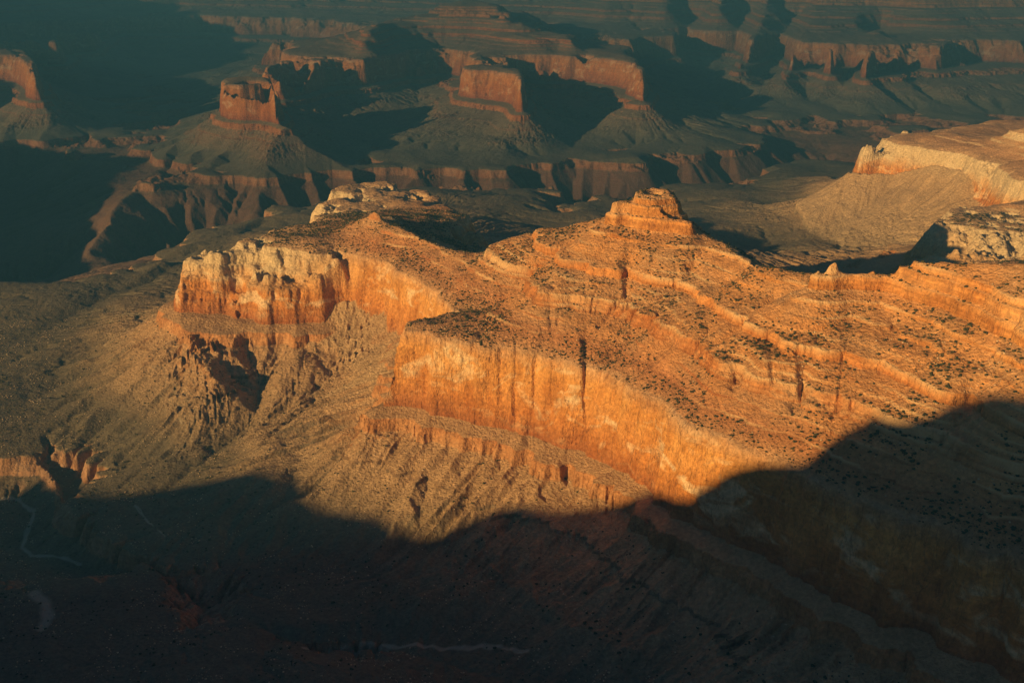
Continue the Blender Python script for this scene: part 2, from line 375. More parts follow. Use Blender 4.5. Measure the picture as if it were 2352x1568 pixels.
for pts_, wd in [([(-60,1158,-1235),(0,1156,-1235),(40,1150,-1235),(62,1172,-1232),(82,1186,-1232),(76,1205,-1231),(62,1230,-1230),(52,1262,-1226),(75,1282,-1222),(130,1284,-1218),(180,1292,-1212)], 4),
                 ([(700,1516,-1184),(760,1510,-1187),(850,1508,-1188),(905,1520,-1189),(950,1528,-1190),(1010,1540,-1191),(1100,1544,-1192),(1150,1552,-1193),(1210,1575,-1195)], 4),
                 ([(80,1370,-1165),(105,1400,-1170),(115,1440,-1175),(100,1470,-1178)], 9),
                 ([(310,1160,-1150),(340,1200,-1155),(380,1240,-1157)], 1.5)]:
    carve(pts_, (0, 0), (wd, wd), 1.0)
# relief of smaller scale, then running water
far = np.clip((rr[:, None] - 2500) / 3500, 0, 1)
calm = np.ones_like(GX)
for bx, by, br in ((-1520, 6450, 420), (20, 6500, 420), (960, 9700, 500), (1900, 10200, 300), (-3400, 7900, 600), (1450, 3150, 260), (310, 2410, 120)):
    calm = np.minimum(calm, np.clip(np.hypot(GX - bx, GY - by) / br - 0.5, 0.12, 1))
U += calm * (fbm(GX, GY, 420, 3, 1) * (8 + 9 * far) + fbm(GX, GY, 120, 4, 5) * 5.0 * (1 - 0.6 * np.clip((-u2z(U) - 960) / 30, 0, 1)))
bench = np.clip((-u2z(U) - 1085) / 30, 0, 1) * np.clip((1175 + u2z(U)) / 20, 0, 1)
U += bench * (fbm(GX, GY, 430, 2, 91) * 30 + 5)
OFF = [(-1, -1), (-1, 0), (-1, 1), (0, -1), (0, 1), (1, -1), (1, 0), (1, 1)]
idx = np.arange(NR * NC).reshape(NR, NC)
def flow(h, cell):
    nr, nc = h.shape; ix_ = np.arange(nr * nc).reshape(nr, nc)
    best = np.zeros((nr, nc)); rec = ix_.copy()
    hp = np.pad(h, 1, mode='constant', constant_values=1e9)
    ip = np.pad(ix_, 1)
    for di, dj in OFF:
        dist = cell * (1.41421 if di and dj else 1.0)
        s = (h - hp[1 + di:1 + di + nr, 1 + dj:1 + dj + nc]) / dist
        m = s > best
        best = np.where(m, s, best)
        rec = np.where(m, ip[1 + di:1 + di + nr, 1 + dj:1 + dj + nc], rec)
    rec = rec.ravel(); N = rec.size
    pit = rec == np.arange(N)
    recn = np.append(np.where(pit, N, rec), N)
    A = np.append(np.broadcast_to(cell ** 2, (nr, nc)).ravel(), 0.0)
    for k in range(10):
        add = np.bincount(recn, A, N + 1); add[N] = 0
        A = A + add; A[N] = 0
        recn = recn[recn]
    return best, A[:N].reshape(nr, nc), rec
def banks(h, cell, k):
    """gully banks stand no steeper than k: the valleys open into Vs"""
    nr, nc = h.shape
    l = k * np.broadcast_to(cell, (nr, nc))
    for a_, l_ in ((h, l), (h[::-1], l[::-1])):
        for i in range(1, nr):
            r1 = a_[i - 1]; q_ = l_[i]
            t = np.minimum(a_[i], r1 + q_)
            t[1:] = np.minimum(t[1:], r1[:-1] + 1.414 * q_[1:]); t[:-1] = np.minimum(t[:-1], r1[1:] + 1.414 * q_[:-1])
            a_[i] = t
    w = np.cumsum(l, axis=1)
    h = np.minimum.accumulate(h - w, axis=1) + w
    return (np.minimum.accumulate((h + w)[:, ::-1], axis=1))[:, ::-1] - w
def up(a, nr, nc, lv):
    y = np.minimum(np.arange(nr) / lv, a.shape[0] - 1.001); x = np.minimum(np.arange(nc) / lv, a.shape[1] - 1.001)
    iy = y.astype(int); ix_ = x.astype(int); fy = (y - iy)[:, None]; fx = (x - ix_)[None]
    t = a[iy] * (1 - fy) + a[iy + 1] * fy
    return t[:, ix_] * (1 - fx) + t[:, ix_ + 1] * fx
zz_ = u2z(U)
soft = (0.10 + 0.90 * np.clip((-zz_ - 962) / 40, 0, 1)) * np.clip(0.8 + 0.8 * fbm(GX, GY, 260, 2, 77), 0.3, 1.6) * (0.3 + 0.7 * calm)
soft = np.where(zz_ > -800, soft * 2.6, soft)
rng = np.random.default_rng(5)
for lv, its, kk, amin, amax, wobs, wobk in ((4, 7, 0.15, 900, 60000, 110, 7), (2, 5, 0.10, 400, 15000, 70, 2.0)):
    h = U[::lv, ::lv].copy(); h0 = h.copy(); cell = CELL[::lv] * lv
    nr, nc = h.shape
    wob = fbm(GX[::lv, ::lv], GY[::lv, ::lv], wobs, 2, 51 + lv) * wobk
    jit = rng.random((nr, nc)) * cell * 0.15
    sf = soft[::lv, ::lv]; sc_ = cell ** 2 / cell[int(nr * .3)] ** 2
    for it in range(its):
        S_, A_, rec = flow(h + wob + jit, cell)
        hr = h.ravel()[rec].reshape(nr, nc)
        c_ = kk * sf * np.sqrt(np.minimum(A_, amax * sc_)) * np.minimum(S_, 1.2)
        c_ = np.minimum(c_, np.maximum(h - hr, 0) * 0.8 + 0.5)
        h = h - c_ * np.clip((A_ - amin * sc_) / (amin * 4 * sc_), 0, 1)
        p = np.pad(h, 1, mode='edge')
        h = 0.84 * h + 0.04 * (p[:-2, 1:-1] + p[2:, 1:-1] + p[1:-1, :-2] + p[1:-1, 2:])
    h = banks(h.copy(), cell, 0.72)
    U = U + up(h - h0, NR, NC, lv) * np.clip((calm - 0.2) * 3, 0, 1)
A_ = None
print('eroded', round(time.time() - T0, 1))
for _ in range(4):
    p = np.pad(US0, 1, mode='edge'); US0 = (US0 + p[:-2, 1:-1] + p[2:, 1:-1] + p[1:-1, :-2] + p[1:-1, 2:]) / 5
gi, gj = np.gradient(up(US0, NR, NC, 8)); gl = np.hypot(gi, gj) + 1e-9; gi /= gl; gj /= gl
II, JJ = np.arange(NR)[:, None], np.arange(NC)[None]
def samp(a_, di, dj):
    y = np.clip(II + di, 0, NR - 1.001); x = np.clip(JJ + dj, 0, NC - 1.001)
    iy = y.astype(np.int32); ix_ = x.astype(np.int32); fy = y - iy; fx = x - ix_
    return (a_[iy, ix_] * (1 - fx) + a_[iy, ix_ + 1] * fx) * (1 - fy) + (a_[iy + 1, ix_] * (1 - fx) + a_[iy + 1, ix_ + 1] * fx) * fy
RIB = noise(GX, GY, 34, 111) + 0.55 * noise(GX, GY, 15, 112)
for d_ in (2, 4, 8, 16, 32):
    RIB = 0.5 * (samp(RIB, gi * d_, gj * d_) + samp(RIB, -gi * d_, -gj * d_))
RIB /= RIB[300:1500].std()
ribm = np.clip((-u2z(U) - 985) / 25, 0, 1) * np.clip((1150 + u2z(U)) / 50, 0, 1) * np.clip(0.75 + 0.9 * fbm(GX, GY, 300, 2, 113), 0.15, 1.3)
ribm = ribm * (1 - 0.65 * np.clip(1.6 - np.hypot(GX + 640, GY - 2600) / 130, 0, 1))
U += ribm * (-np.abs(RIB) * 6.0 + 4.0) * np.sqrt(CELL / CELL[int(NR * .3)])
U += noise(GX, GY, 48, 31) * 2.2 + noise(GX, GY, 19, 33) * 0.9 + noise(GX, GY, 9, 35) * 0.5
bl = np.clip(0.5 + 1.6 * fbm(GX, GY, 240, 2, 71), 0, 1)
Z = u2z(U) * (1 - bl) + np.interp(-U, US, ZS3) * bl
ms = np.clip(0.22 + 1.2 * fbm(GX, GY, 170, 3, 73), 0, 1) * (1 - np.clip((GY - 4500) / 600, 0, 1))
Z = Z * (1 - ms) + np.interp(-U, US, ZS0) * ms
Zb = np.interp(-U, US2, ZS2)
mk = np.clip(1.3 - np.hypot((GX + 740) / 250, (GY - 2860) / 150), 0, 1)
mk = np.clip(mk * 3, 0, 1)
Z = Z * (1 - mk) + Zb * mk
# how hard the bed at this height is (1 = cliff former) and the pale cap of each ledge
hard_u = np.diff(-ZS) / np.diff(US)
HARD = np.clip((hard_u[np.clip(np.searchsorted(US, -U) - 1, 0, len(hard_u) - 1)] - 1.6) / 2.5, 0, 1)
HARD = np.where((Z > -800) & (Z < -600), HARD * (1 - 0.8 * ms), HARD)
CAP = np.zeros_like(U)
for (a0, b0, d0) in STR:
    if d0 < 6 and -800 < b0 and a0 < -480:
        vis = 1.0 if a0 in (-664, -709, -540, -564) else 1 - ms
        uc = np.interp(-a0, -ZS, US)
        CAP = np.maximum(CAP, vis * np.clip(1.5 - np.abs(-U - uc + 0.6) / 1.1, 0, 1))
CAP = CAP * (1 - np.clip((GY - 4500) / 800, 0, 1)) * np.clip(0.55 + 1.6 * fbm(GX, GY, 150, 2, 72), 0, 1)
PILE = np.zeros_like(Z)
def pile(pts, slope=0.8, fall=30):
    global Z, PILE
    P_ = []
    for x, y, Y in pts:
        zd = FPX * sp + (y - 784) * cp; yd = FPX * cp - (y - 784) * sp
        P_.append(((x - 1176) * Y / yd, Y, -zd / yd * Y))
    best = np.full_like(Z, -1e9); sel = (GY > min(p[1] for p in P_) - 420) & (GY < max(p[1] for p in P_) + 30) & (GX > min(p[0] for p in P_) - 200) & (GX < max(p[0] for p in P_) + 200)
    gx, gy = GX[sel], GY[sel]; bz = np.full(gx.shape, -1e9)
    for (x0, y0, z0), (x1, y1, z1) in zip(P_[:-1], P_[1:]):
        dx, dy = x1 - x0, y1 - y0
        t = np.clip(((gx - x0) * dx + (gy - y0) * dy) / (dx * dx + dy * dy), 0, 1)
        dd = np.hypot(gx - x0 - t * dx, gy - y0 - t * dy); dep_ = fall
        bz = np.maximum(bz, z0 + (z1 - z0) * t - dep_ * (1 - np.exp(-dd * slope / dep_)) - 0.44 * dd)
    bz = bz - np.abs(RIB[sel]) * 5.0 + noise(gx, gy, 70, 121) * 5
    m = bz > Z[sel]; old = Z[sel].copy()
    zz = Z[sel]; zz[m] = bz[m]; Z[sel] = zz
    pp = PILE[sel]; pp[m] = np.clip((bz[m] - old[m]) / 14, 0, 1); PILE[sel] = pp
pile([(745, 694, 2795), (800, 690, 2792), (850, 690, 2785), (900, 696, 2738), (960, 716, 2660), (1000, 735, 2560)])
pile([(1949, 394, 4480), (2000, 398, 4420), (2054, 399, 4400), (2142, 377, 4310), (2180, 384, 4260), (2229, 392, 4170), (2300, 398, 4120), (2400, 410, 4080)], 0.5, 60)
HARD = HARD * (1 - PILE); CAP = CAP * (1 - PILE)
slopey = np.hypot(np.gradient(Z, axis=0), np.gradient(Z, axis=1)) / CELL
Z += (fbm(GX, GY, 26, 3, 41) * 0.9) * np.clip(1.3 - slopey, 0.1, 1)
# blocks and alcoves push the walls in and out
gzy, gzx = np.gradient(Z)
gx_w = (gzx * np.cos(th)[None] + gzy * np.sin(th)[None]) / CELL; gy_w = (-gzx * np.sin(th)[None] + gzy * np.cos(th)[None]) / CELL
gm = np.hypot(gx_w, gy_w) + 1e-6
tng = GX * 0.75 - GY * 0.66
push = (noise(tng, Z * 1.6, 34, 81) * 3.0 + noise(tng, Z * 2.2 + 50, 15, 82) * 1.6) * np.clip((gm - 1.2) / 1.5, 0, 1)
GXo = GX - gx_w / gm * push; GYo = GY - gy_w / gm * push
print('relief', round(time.time() - T0, 1))

# ------------------------------------------------------------------ materials
def mat_rock():
    m = bpy.data.materials.new('canyon_rock'); m.use_nodes = True
    nt = m.node_tree; N = nt.nodes; K = nt.links
    bs = N['Principled BSDF']; bs.inputs['Roughness'].default_value = 0.95
    bs.inputs['Specular IOR Level'].default_value = 0.15
    geo = N.new('ShaderNodeNewGeometry'); sep = N.new('ShaderNodeSeparateXYZ')
    K.new(geo.outputs['Position'], sep.inputs[0])
    def math_(op, a, b=None, c=None, clamp=False):
        n = N.new('ShaderNodeMath'); n.operation = op; n.use_clamp = clamp
        for i, v in enumerate((a, b, c)):
            if v is None: continue
            if isinstance(v, (int, float)): n.inputs[i].default_value = v
            else: K.new(v, n.inputs[i])
        return n.outputs[0]
    def nz(scale, detail=4, rough=0.6, vec=None, dist=0):
        n = N.new('ShaderNodeTexNoise'); n.inputs['Scale'].default_value = scale
        n.inputs['Detail'].default_value = detail; n.inputs['Roughness'].default_value = rough
        n.inputs['Distortion'].default_value = dist
        K.new(vec or geo.outputs['Position'], n.inputs['Vector']); return n.outputs[0]
    def mapp(sx, sy, sz):
        n = N.new('ShaderNodeMapping'); n.inputs['Scale'].default_value = (sx, sy, sz)
        K.new(geo.outputs['Position'], n.inputs['Vector']); return n.outputs[0]
    def mix(f, a, b, mode='MIX'):
        n = N.new('ShaderNodeMix'); n.data_type = 'RGBA'; n.blend_type = mode
        if isinstance(f, (int, float)): n.inputs[0].default_value = f
        else: K.new(f, n.inputs[0])
        for i, v in ((6, a), (7, b)):
            if isinstance(v, tuple): n.inputs[i].default_value = (*v, 1)
            else: K.new(v, n.inputs[i])
        return n.outputs[2]
    def step(v, a, b):
        n = N.new('ShaderNodeMapRange'); n.inputs[1].default_value = a; n.inputs[2].default_value = b
        K.new(v, n.inputs[0]); return n.outputs[0]
    z = sep.outputs[2]
    zn = math_('ADD', z, math_('MULTIPLY', math_('SUBTRACT', nz(0.012), 0.5), 22))
    ramp = N.new('ShaderNodeValToRGB'); cr = ramp.color_ramp
    def f(zz): return (zz + 1500) / 1100
    stops = [(-1500, (.08, .055, .045)), (-1205, (.20, .12, .085)), (-1198, (.34, .20, .12)), (-1164, (.36, .22, .13)), (-1158, (.19, .165, .115)),
             (-1060, (.24, .18, .12)), (-1012, (.46, .25, .12)), (-985, (.50, .25, .11)), (-967, (.38, .15, .06)), (-915, (.56, .24, .07)), (-830, (.66, .33, .10)), (-802, (.56, .33, .17)), (-795, (.42, .28, .18)),
             (-770, (.44, .19, .085)), (-700, (.56, .25, .085)), (-600, (.58, .27, .085)), (-560, (.66, .32, .10)), (-400, (.45, .2, .12))]
    while len(cr.elements) < len(stops): cr.elements.new(0.5)
    for e, (zz, c) in zip(cr.elements, stops):
        e.position = f(zz); e.color = (*c, 1)
    K.new(math_('DIVIDE', math_('ADD', zn, 1500), 1100), ramp.inputs[0])
    col = ramp.outputs[0]
    # steepness
    sepn = N.new('ShaderNodeSeparateXYZ'); K.new(geo.outputs['True Normal'], sepn.inputs[0])
    steep = step(math_('ABSOLUTE', sepn.outputs[2]), 0.80, 0.55)
    def attr(nm):
        a_ = N.new('ShaderNodeAttribute'); a_.attribute_name = nm; return a_.outputs['Fac']
    steep = math_('MULTIPLY', math_('MAXIMUM', steep, math_('MULTIPLY', attr('hard'), 0.9)), math_('SUBTRACT', 1.0, attr('pile')))
    # thin beds
    bed = nz(1.0, 3, 0.7, mapp(0.002, 0.002, 0.16))
    supai = step(z, -800, -790)
    bedamt = math_('ADD', 0.22, math_('MULTIPLY', supai, 0.35))
    col = mix(math_('MULTIPLY', steep, bedamt), col, mix(1.0, col, mix(step(bed, .3, .7), (.55, .5, .45), (1.35, 1.4, 1.5)), 'MULTIPLY'))
    blot = nz(0.016, 5, 0.6, mapp(1, 1, 0.7), 0.8)
    col = mix(math_('MULTIPLY', steep, 0.8), col, mix(1.0, col, mix(step(blot, .35, .65), (.78, .62, .5), (1.15, 1.15, 1.2)), 'MULTIPLY'))
    lines = nz(1.0, 2, 0.6, mapp(0.0015, 0.0015, 0.11))
    # talus on the gentle ground
    redz = step(zn, -810, -780)
    tal = mix(redz, (.46, .29, .165), (.62, .31, .135))
    tal = mix(math_('MULTIPLY', step(nz(0.008, 4), .45, .6), math_('MULTIPLY', redz, 0.8)), tal, (.52, .31, .17))
    tal = mix(math_('MULTIPLY', step(zn, -748, -766), math_('MULTIPLY', redz, 0.7)), tal, (.44, .19, .09))
    tonto = step(zn, -1060, -1130)
    tal = mix(tonto, tal, (.14, .112, .078))
    gentle = math_('SUBTRACT', 1.0, steep)
    below = math_('MULTIPLY', math_('MULTIPLY', gentle, 0.85), math_('MAXIMUM', step(z, -1215, -1195), step(sep.outputs[1], 3300, 2900)))
    col = mix(below, col, tal)
    col = mix(math_('MULTIPLY', attr('pile'), 0.45), col, (.44, .32, .20))
    rb = step(attr('rib'), -1.5, 1.5)
    col = mix(math_('MULTIPLY', gentle, 0.7), col, mix(1.0, col, mix(rb, (.80, .78, .74), (1.18, 1.16, 1.12)), 'MULTIPLY'))
    # pale scars and dark varnish on the walls
    scar = step(nz(0.010, 5, 0.6, mapp(1, 1, 1.9), 0.8), 0.54, 0.66)
    inwall = math_('MULTIPLY', step(z, -960, -930), step(z, -795, -815))
    col = mix(math_('MULTIPLY', math_('MULTIPLY', scar, steep), math_('MULTIPLY', inwall, 0.75)), col, (.80, .60, .38))
    var = step(nz(1.0, 4, 0.6, mapp(0.045, 0.045, 0.014)), 0.50, 0.72)
    col = mix(math_('MULTIPLY', math_('MULTIPLY', var, steep), 0.5), col, mix(1.0, col, (.55, .42, .36), 'MULTIPLY'))
    crk = nz(1.0, 3, 0.55, mapp(0.028, 0.028, 0.008), 0.6)
    crk = math_('SUBTRACT', 1.0, step(math_('ABSOLUTE', math_('SUBTRACT', crk, 0.5)), 0.0, 0.014))
    col = mix(math_('MULTIPLY', math_('MULTIPLY', crk, steep), 0.45), col, (.16, .07, .035))
    col = mix(math_('MULTIPLY', supai, 0.40), col, mix(1.0, col, mix(step(lines, .35, .65), (.62, .52, .46), (1.25, 1.25, 1.2)), 'MULTIPLY'))
    # cream limestone on the weathered western points
    at = N.new('ShaderNodeAttribute'); at.attribute_name = 'cream'
    cream = math_('MULTIPLY', at.outputs['Fac'], step(math_('ADD', z, math_('MULTIPLY', nz(0.02, 3), 50)), -870, -820))
    col = mix(math_('MULTIPLY', cream, math_('ADD', 0.25, math_('MULTIPLY', steep, 0.65))), col, (.60, .46, .29))
    # rock colour dims across the river: weak light and haze put into it
    far_dim = math_('MULTIPLY', step(sep.outputs[1], 4700, 5600), 0.85)
    col = mix(far_dim, col, mix(1.0, col, (.36, .33, .38), 'MULTIPLY'))
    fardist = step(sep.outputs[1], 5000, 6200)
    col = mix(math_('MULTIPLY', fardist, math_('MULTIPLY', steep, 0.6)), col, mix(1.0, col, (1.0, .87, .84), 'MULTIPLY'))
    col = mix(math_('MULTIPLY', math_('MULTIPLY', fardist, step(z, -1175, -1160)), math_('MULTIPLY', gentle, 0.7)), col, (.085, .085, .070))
    col = mix(step(sep.outputs[1], 6800, 9500), col, mix(1.0, col, (.40, .48, .62), 'MULTIPLY'))  # distance haze painted into the rock colour, bluer and darker
    # mottling and rubble
    col = mix(0.75, col, mix(1.0, col, mix(nz(0.03, 6, 0.65), (.55, .55, .55), (1.45, 1.45, 1.45)), 'MULTIPLY'))
    rub = nz(0.14, 4, 0.7)
    col = mix(0.8, col, mix(1.0, col, mix(step(rub, .3, .7), (.6, .6, .6), (1.4, 1.4, 1.4)), 'MULTIPLY'))
    col = mix(math_('MULTIPLY', attr('cap'), 0.85), col, (.72, .47, .25))
    col = mix(math_('MULTIPLY', attr('wash'), 0.7), col, (.42, .36, .28))
    K.new(col, bs.inputs['Base Color'])
    # bump: rubble, beds, vertical joints
    b1 = N.new('ShaderNodeBump'); b1.inputs['Strength'].default_value = 0.9; b1.inputs['Distance'].default_value = 5.0
    joints = nz(1.0, 5, 0.65, mapp(0.07, 0.07, 0.009))
    hgt = math_('ADD', math_('MULTIPLY', nz(0.16, 4, 0.6), math_('SUBTRACT', 1.6, math_('MULTIPLY', step(z, -1090, -1120), 0.9))), math_('MULTIPLY', steep, math_('ADD', math_('MULTIPLY', math_('SUBTRACT', bed, 0.5), 0.8), math_('MULTIPLY', math_('SUBTRACT', joints, 0.5), 1.2))))
    K.new(hgt, b1.inputs['Height']); K.new(b1.outputs[0], bs.inputs['Normal'])
    return m
ROCK = mat_rock()

# ------------------------------------------------------------------ mesh building
def grid_mesh(name, V, F, attrs=None):
    me = bpy.data.meshes.new(name)
    me.vertices.add(len(V)); me.vertices.foreach_set('co', V.astype(np.float32).ravel())
    me.loops.add(F.size); me.loops.foreach_set('vertex_index', F.astype(np.int32).ravel())
    me.polygons.add(len(F)); me.polygons.foreach_set('loop_start', np.arange(0, F.size, 4, dtype=np.int32))
    me.polygons.foreach_set('use_smooth', np.ones(len(F), bool))
    me.update(calc_edges=True)
    for k_, v_ in (attrs or {}).items():
        a = me.attributes.new(k_, 'FLOAT', 'POINT'); a.data.foreach_set('value', v_.astype(np.float32))
    me.materials.append(ROCK)
    return me
cream = np.clip(1.6 - np.hypot((GX + 780) / 260, (GY - 2890) / 200), 0, 1)
cream = np.maximum(cream, np.clip(1.5 - np.hypot((GX + 560) / 260, (GY - 3500) / 330), 0, 1))
cream = np.maximum(cream, np.clip((GX - 1050) / 300, 0, 1) * np.clip((5200 - GY) / 300, 0, 1) * np.clip((GY - 2700) / 300, 0, 1))
V = np.stack([GXo, GYo, Z], -1).reshape(-1, 3)
q = idx
F = np.stack([q[:-1, :-1], q[:-1, 1:], q[1:, 1:], q[1:, :-1]], -1).reshape(-1, 4)
cx, cy, cz = GX[:-1, :-1].ravel(), GY[:-1, :-1].ravel(), Z[:-1, :-1].ravel()
PXs = 1176 + cx / (cy * cp - cz * sp) * FPX                # bearing, as the column of the picture
reg = np.full(len(F), 0)
near = (cy < 4000)
rim_y = np.interp(cx, [-2600, -2100, -1700, -1300, -1000, -700, -300, 300, 900, 1400, 2600], [3300, 3500, 3700, 4100, 4300, 4700, 5150, 5300, 5000, 4900, 5400])
farside = cy > np.interp(cx, [-3800, -2600, -2000, -1500, -900, 400, 900, 1300, 1700, 2400, 3500], [4450, 4500, 4850, 5000, 5500, 5480, 5500, 5900, 6300, 6450, 6300])
reg[:] = 1                                                 # plateau
reg[(cz > -1108) & ~farside] = 2                           # talus slope
ridge = (cz > -966) & ~farside
reg[ridge] = 3
mesa_e = ridge & (cy > 3550) & (cx > 900); reg[mesa_e] = 4
mesa_c = ridge & (cy > 2560 + 0.25 * (1900 - cx)) & (cx > 1080) & (cy < 3550); reg[mesa_c] = 5
reg[ridge & (cy > 3020) & (cx < 200)] = 6                  # pale northern point of the ridge
reg[(cz < -1162) & (cy > 3000) & ~farside] = 7             # gorge
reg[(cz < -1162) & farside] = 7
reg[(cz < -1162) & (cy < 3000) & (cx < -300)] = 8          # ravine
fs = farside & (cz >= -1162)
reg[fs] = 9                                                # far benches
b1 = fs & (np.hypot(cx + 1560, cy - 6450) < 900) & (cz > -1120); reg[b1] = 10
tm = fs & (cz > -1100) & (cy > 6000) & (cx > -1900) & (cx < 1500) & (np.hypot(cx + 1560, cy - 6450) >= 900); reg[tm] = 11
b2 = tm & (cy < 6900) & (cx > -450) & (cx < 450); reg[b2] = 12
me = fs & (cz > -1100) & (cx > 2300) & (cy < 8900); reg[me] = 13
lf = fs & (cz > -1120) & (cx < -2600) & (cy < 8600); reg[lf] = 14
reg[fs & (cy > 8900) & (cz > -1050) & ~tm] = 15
NAMES = {1: ('plateau', 'rolling grey-brown bench between the orange ridge and the gorge'),
         2: ('talus_slope', 'gullied tan debris slope spreading below the orange cliffs'),
         3: ('sandstone_ridge', 'sunlit orange ridge with ledges, shrubs and a long sheer cliff'),
         4: ('mesa', 'pale tan mesa above a fan of debris at the right edge'),
         5: ('limestone_promontory', 'cream coloured rock point at the right edge with a triangular shadow on it'),
         6: ('limestone_cap', 'cream rock knob at the far end of the orange ridge'),
         7: ('gorge', 'dark inner gorge with jagged brown walls'),
         8: ('ravine', 'shaded ravine with a pale winding wash in the lower left'),
         9: ('far_bench', 'dim flat bench across the gorge'),
         10: ('butte', 'brown flat topped butte with fluted slopes left of the centre'),
         11: ('temple', 'tall stepped red temple at the top centre'),
         12: ('butte', 'small cliff topped butte standing in front of the red temple'),
         13: ('mesa', 'hazy reddish mesa at the top right'),
         14: ('mesa', 'dim brown mesa at the left edge beyond the gorge'),
         15: ('canyon_wall', 'hazy blue-grey canyon wall along the top of the view')}
ATT = {'cream': cream.ravel(), 'hard': HARD.ravel(), 'cap': CAP.ravel(), 'wash': WASH.ravel(), 'rib': RIB.ravel() * ribm.ravel(), 'pile': PILE.ravel()}
# normals of the whole sheet, so that no seam shows where two landforms meet
for k_ in sorted(NAMES):
    sel = reg == k_
    if not sel.any(): continue
    Fk = F[sel]
    used = np.zeros(len(V), bool); used[Fk.ravel()] = True
    remap = np.cumsum(used) - 1
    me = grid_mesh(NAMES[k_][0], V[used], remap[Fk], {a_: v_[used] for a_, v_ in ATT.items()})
    ob = bpy.data.objects.new(NAMES[k_][0], me); scene.collection.objects.link(ob)
    ob['kind'] = 'structure'; ob['label'] = NAMES[k_][1]
# the land carries on beyond both edges of the view, in wider strips
for sgn, jc in ((-1, 0), (1, NC - 1)):
    k = np.arange(0, 34); off = DT * (k + 0.16 * k ** 2.15)
    a2 = th[jc] + sgn * off
    SX = rr[:, None] * np.sin(a2)[None]; SY = rr[:, None] * np.cos(a2)[None]
    t_ = np.clip(off / off[-1], 0, 1)[None] ** 0.6
    us_ = U[:, jc]
    for _ in range(6): us_ = np.convolve(np.pad(us_, 6, mode='edge'), np.ones(13) / 13, 'valid')
    UU = U[:, jc][:, None] * (1 - t_) + us_[:, None] * t_ + fbm(SX, SY, 500, 4, 131) * 34 * t_
    SZ = u2z(UU) * (1 - (k == 0)[None]) + Z[:, jc][:, None] * (k == 0)[None]
    SX[:, 0] = GXo[:, jc]; SY[:, 0] = GYo[:, jc]
    ii = np.arange(NR * len(k)).reshape(NR, len(k))
    if sgn < 0: ii = ii[:, ::-1]
    Fs = np.stack([ii[:-1, :-1], ii[:-1, 1:], ii[1:, 1:], ii[1:, :-1]], -1).reshape(-1, 4)
    me = grid_mesh('canyon_slope', np.stack([SX, SY, SZ], -1).reshape(-1, 3), Fs)
    ob = bpy.data.objects.new('canyon_slope', me); scene.collection.objects.link(ob); ob['kind'] = 'structure'
    ob['label'] = 'canyon slopes carrying on beyond the %s edge of the view' % ('left' if sgn < 0 else 'right')
print('mesh', round(time.time() - T0, 1))

# ------------------------------------------------------------------ the canyon rim to the south-west, whose shadow falls on the foreground, and unseen crests added to shade the far left
def hit(x, y):
    """first point of the relief on a sight line"""
    zd = -FPX * sp - (y - 784) * cp; yd = FPX * cp - (y - 784) * sp
    az = math.atan2(x - 1176, yd); j = int(round((az + TH) / DT)); j = min(max(j, 0), NC - 1)
    line = rr * zd / math.hypot(x - 1176, yd)
    k = int(np.argmax(Z[:, j] >= line))
    return GX[k, j], GY[k, j], Z[k, j]
EDGE = [(-250,1150),(-100,1150),(0,1150),(100,1090),(165,1112),(300,1135),(400,1118),(500,1100),(600,1078),(680,1095),(705,1150),(760,1175),(850,1185),(900,1215),(950,1230),
        (1000,1232),(1060,1205),(1120,1180),(1200,1160),(1280,1170),(1380,1165),(1430,1165),(1500,1132),(1585,1158),(1600,1130),(1680,1085),(1740,1070),(1850,1065),
        (1900,1020),(1950,985),(2000,955),(2090,965),(2150,950),(2200,930),(2300,905),(2380,915)]
LB = 3000.0
tanE = math.tan(SUN_EL)
def crest(points, LB):
    out = [(X - LB * SDX, Y - LB * SDY, zz + LB * tanE) for X, Y, zz in points]
    out.sort(key=lambda p: p[0] * SDY - p[1] * SDX)
    return out
def rim_mesh(pts, name, ext0=(400, -60), ext1=(1500, 200), rough=4):
    P = np.array(pts)
    s = P[:, 0] * SDY - P[:, 1] * SDX
    keep = [0]
    for i in range(1, len(s)):
        if s[i] - s[keep[-1]] > 8: keep.append(i)
    P = P[keep]; s = s[keep]
    d, dz = ext0; s = np.append(s[0] - d, s); P = np.vstack([P[0] + np.array([-SDY * d, SDX * d, dz]), P])
    d, dz = ext1; s = np.append(s, s[-1] + d); P = np.vstack([P, P[-1] + np.array([SDY * d, -SDX * d, dz])])
    ss = np.arange(s[0], s[-1], 8.0)
    px = np.interp(ss, s, P[:, 0]); py = np.interp(ss, s, P[:, 1]); pz = np.interp(ss, s, P[:, 2])
    pz = pz + noise(ss, ss * 0, 60, 3) * min(rough, 15) + noise(ss, ss * 0 + 7, 520, 4) * (rough * 4 if rough > 10 else 0)
    prof = [(-1100, -1100), (-300, -420), (-80, -200), (-30, -40), (0, 0), (60, -6), (400, -60), (900, -600)]
    rows = []
    for t, dz in prof:
        w = 0 if dz == 0 else noise(ss, ss * 0 + t, 90, 9) * min(30, abs(dz))
        rows.append(np.stack([px - (t + w) * SDX, py - (t + w) * SDY, pz + dz], -1))
    V = np.concatenate(rows); n = len(ss)
    ii = np.arange(len(prof) * n).reshape(len(prof), n)
    F = np.stack([ii[:-1, :-1], ii[:-1, 1:], ii[1:, 1:], ii[1:, :-1]], -1).reshape(-1, 4)
    me = grid_mesh(name, V, F)
    o = bpy.data.objects.new(name, me); scene.collection.objects.link(o); o['kind'] = 'structure'; o['label'] = 'unseen canyon rim left of the view, shaped to cast shade'
pts = crest([hit(x, y) for x, y in EDGE], LB)
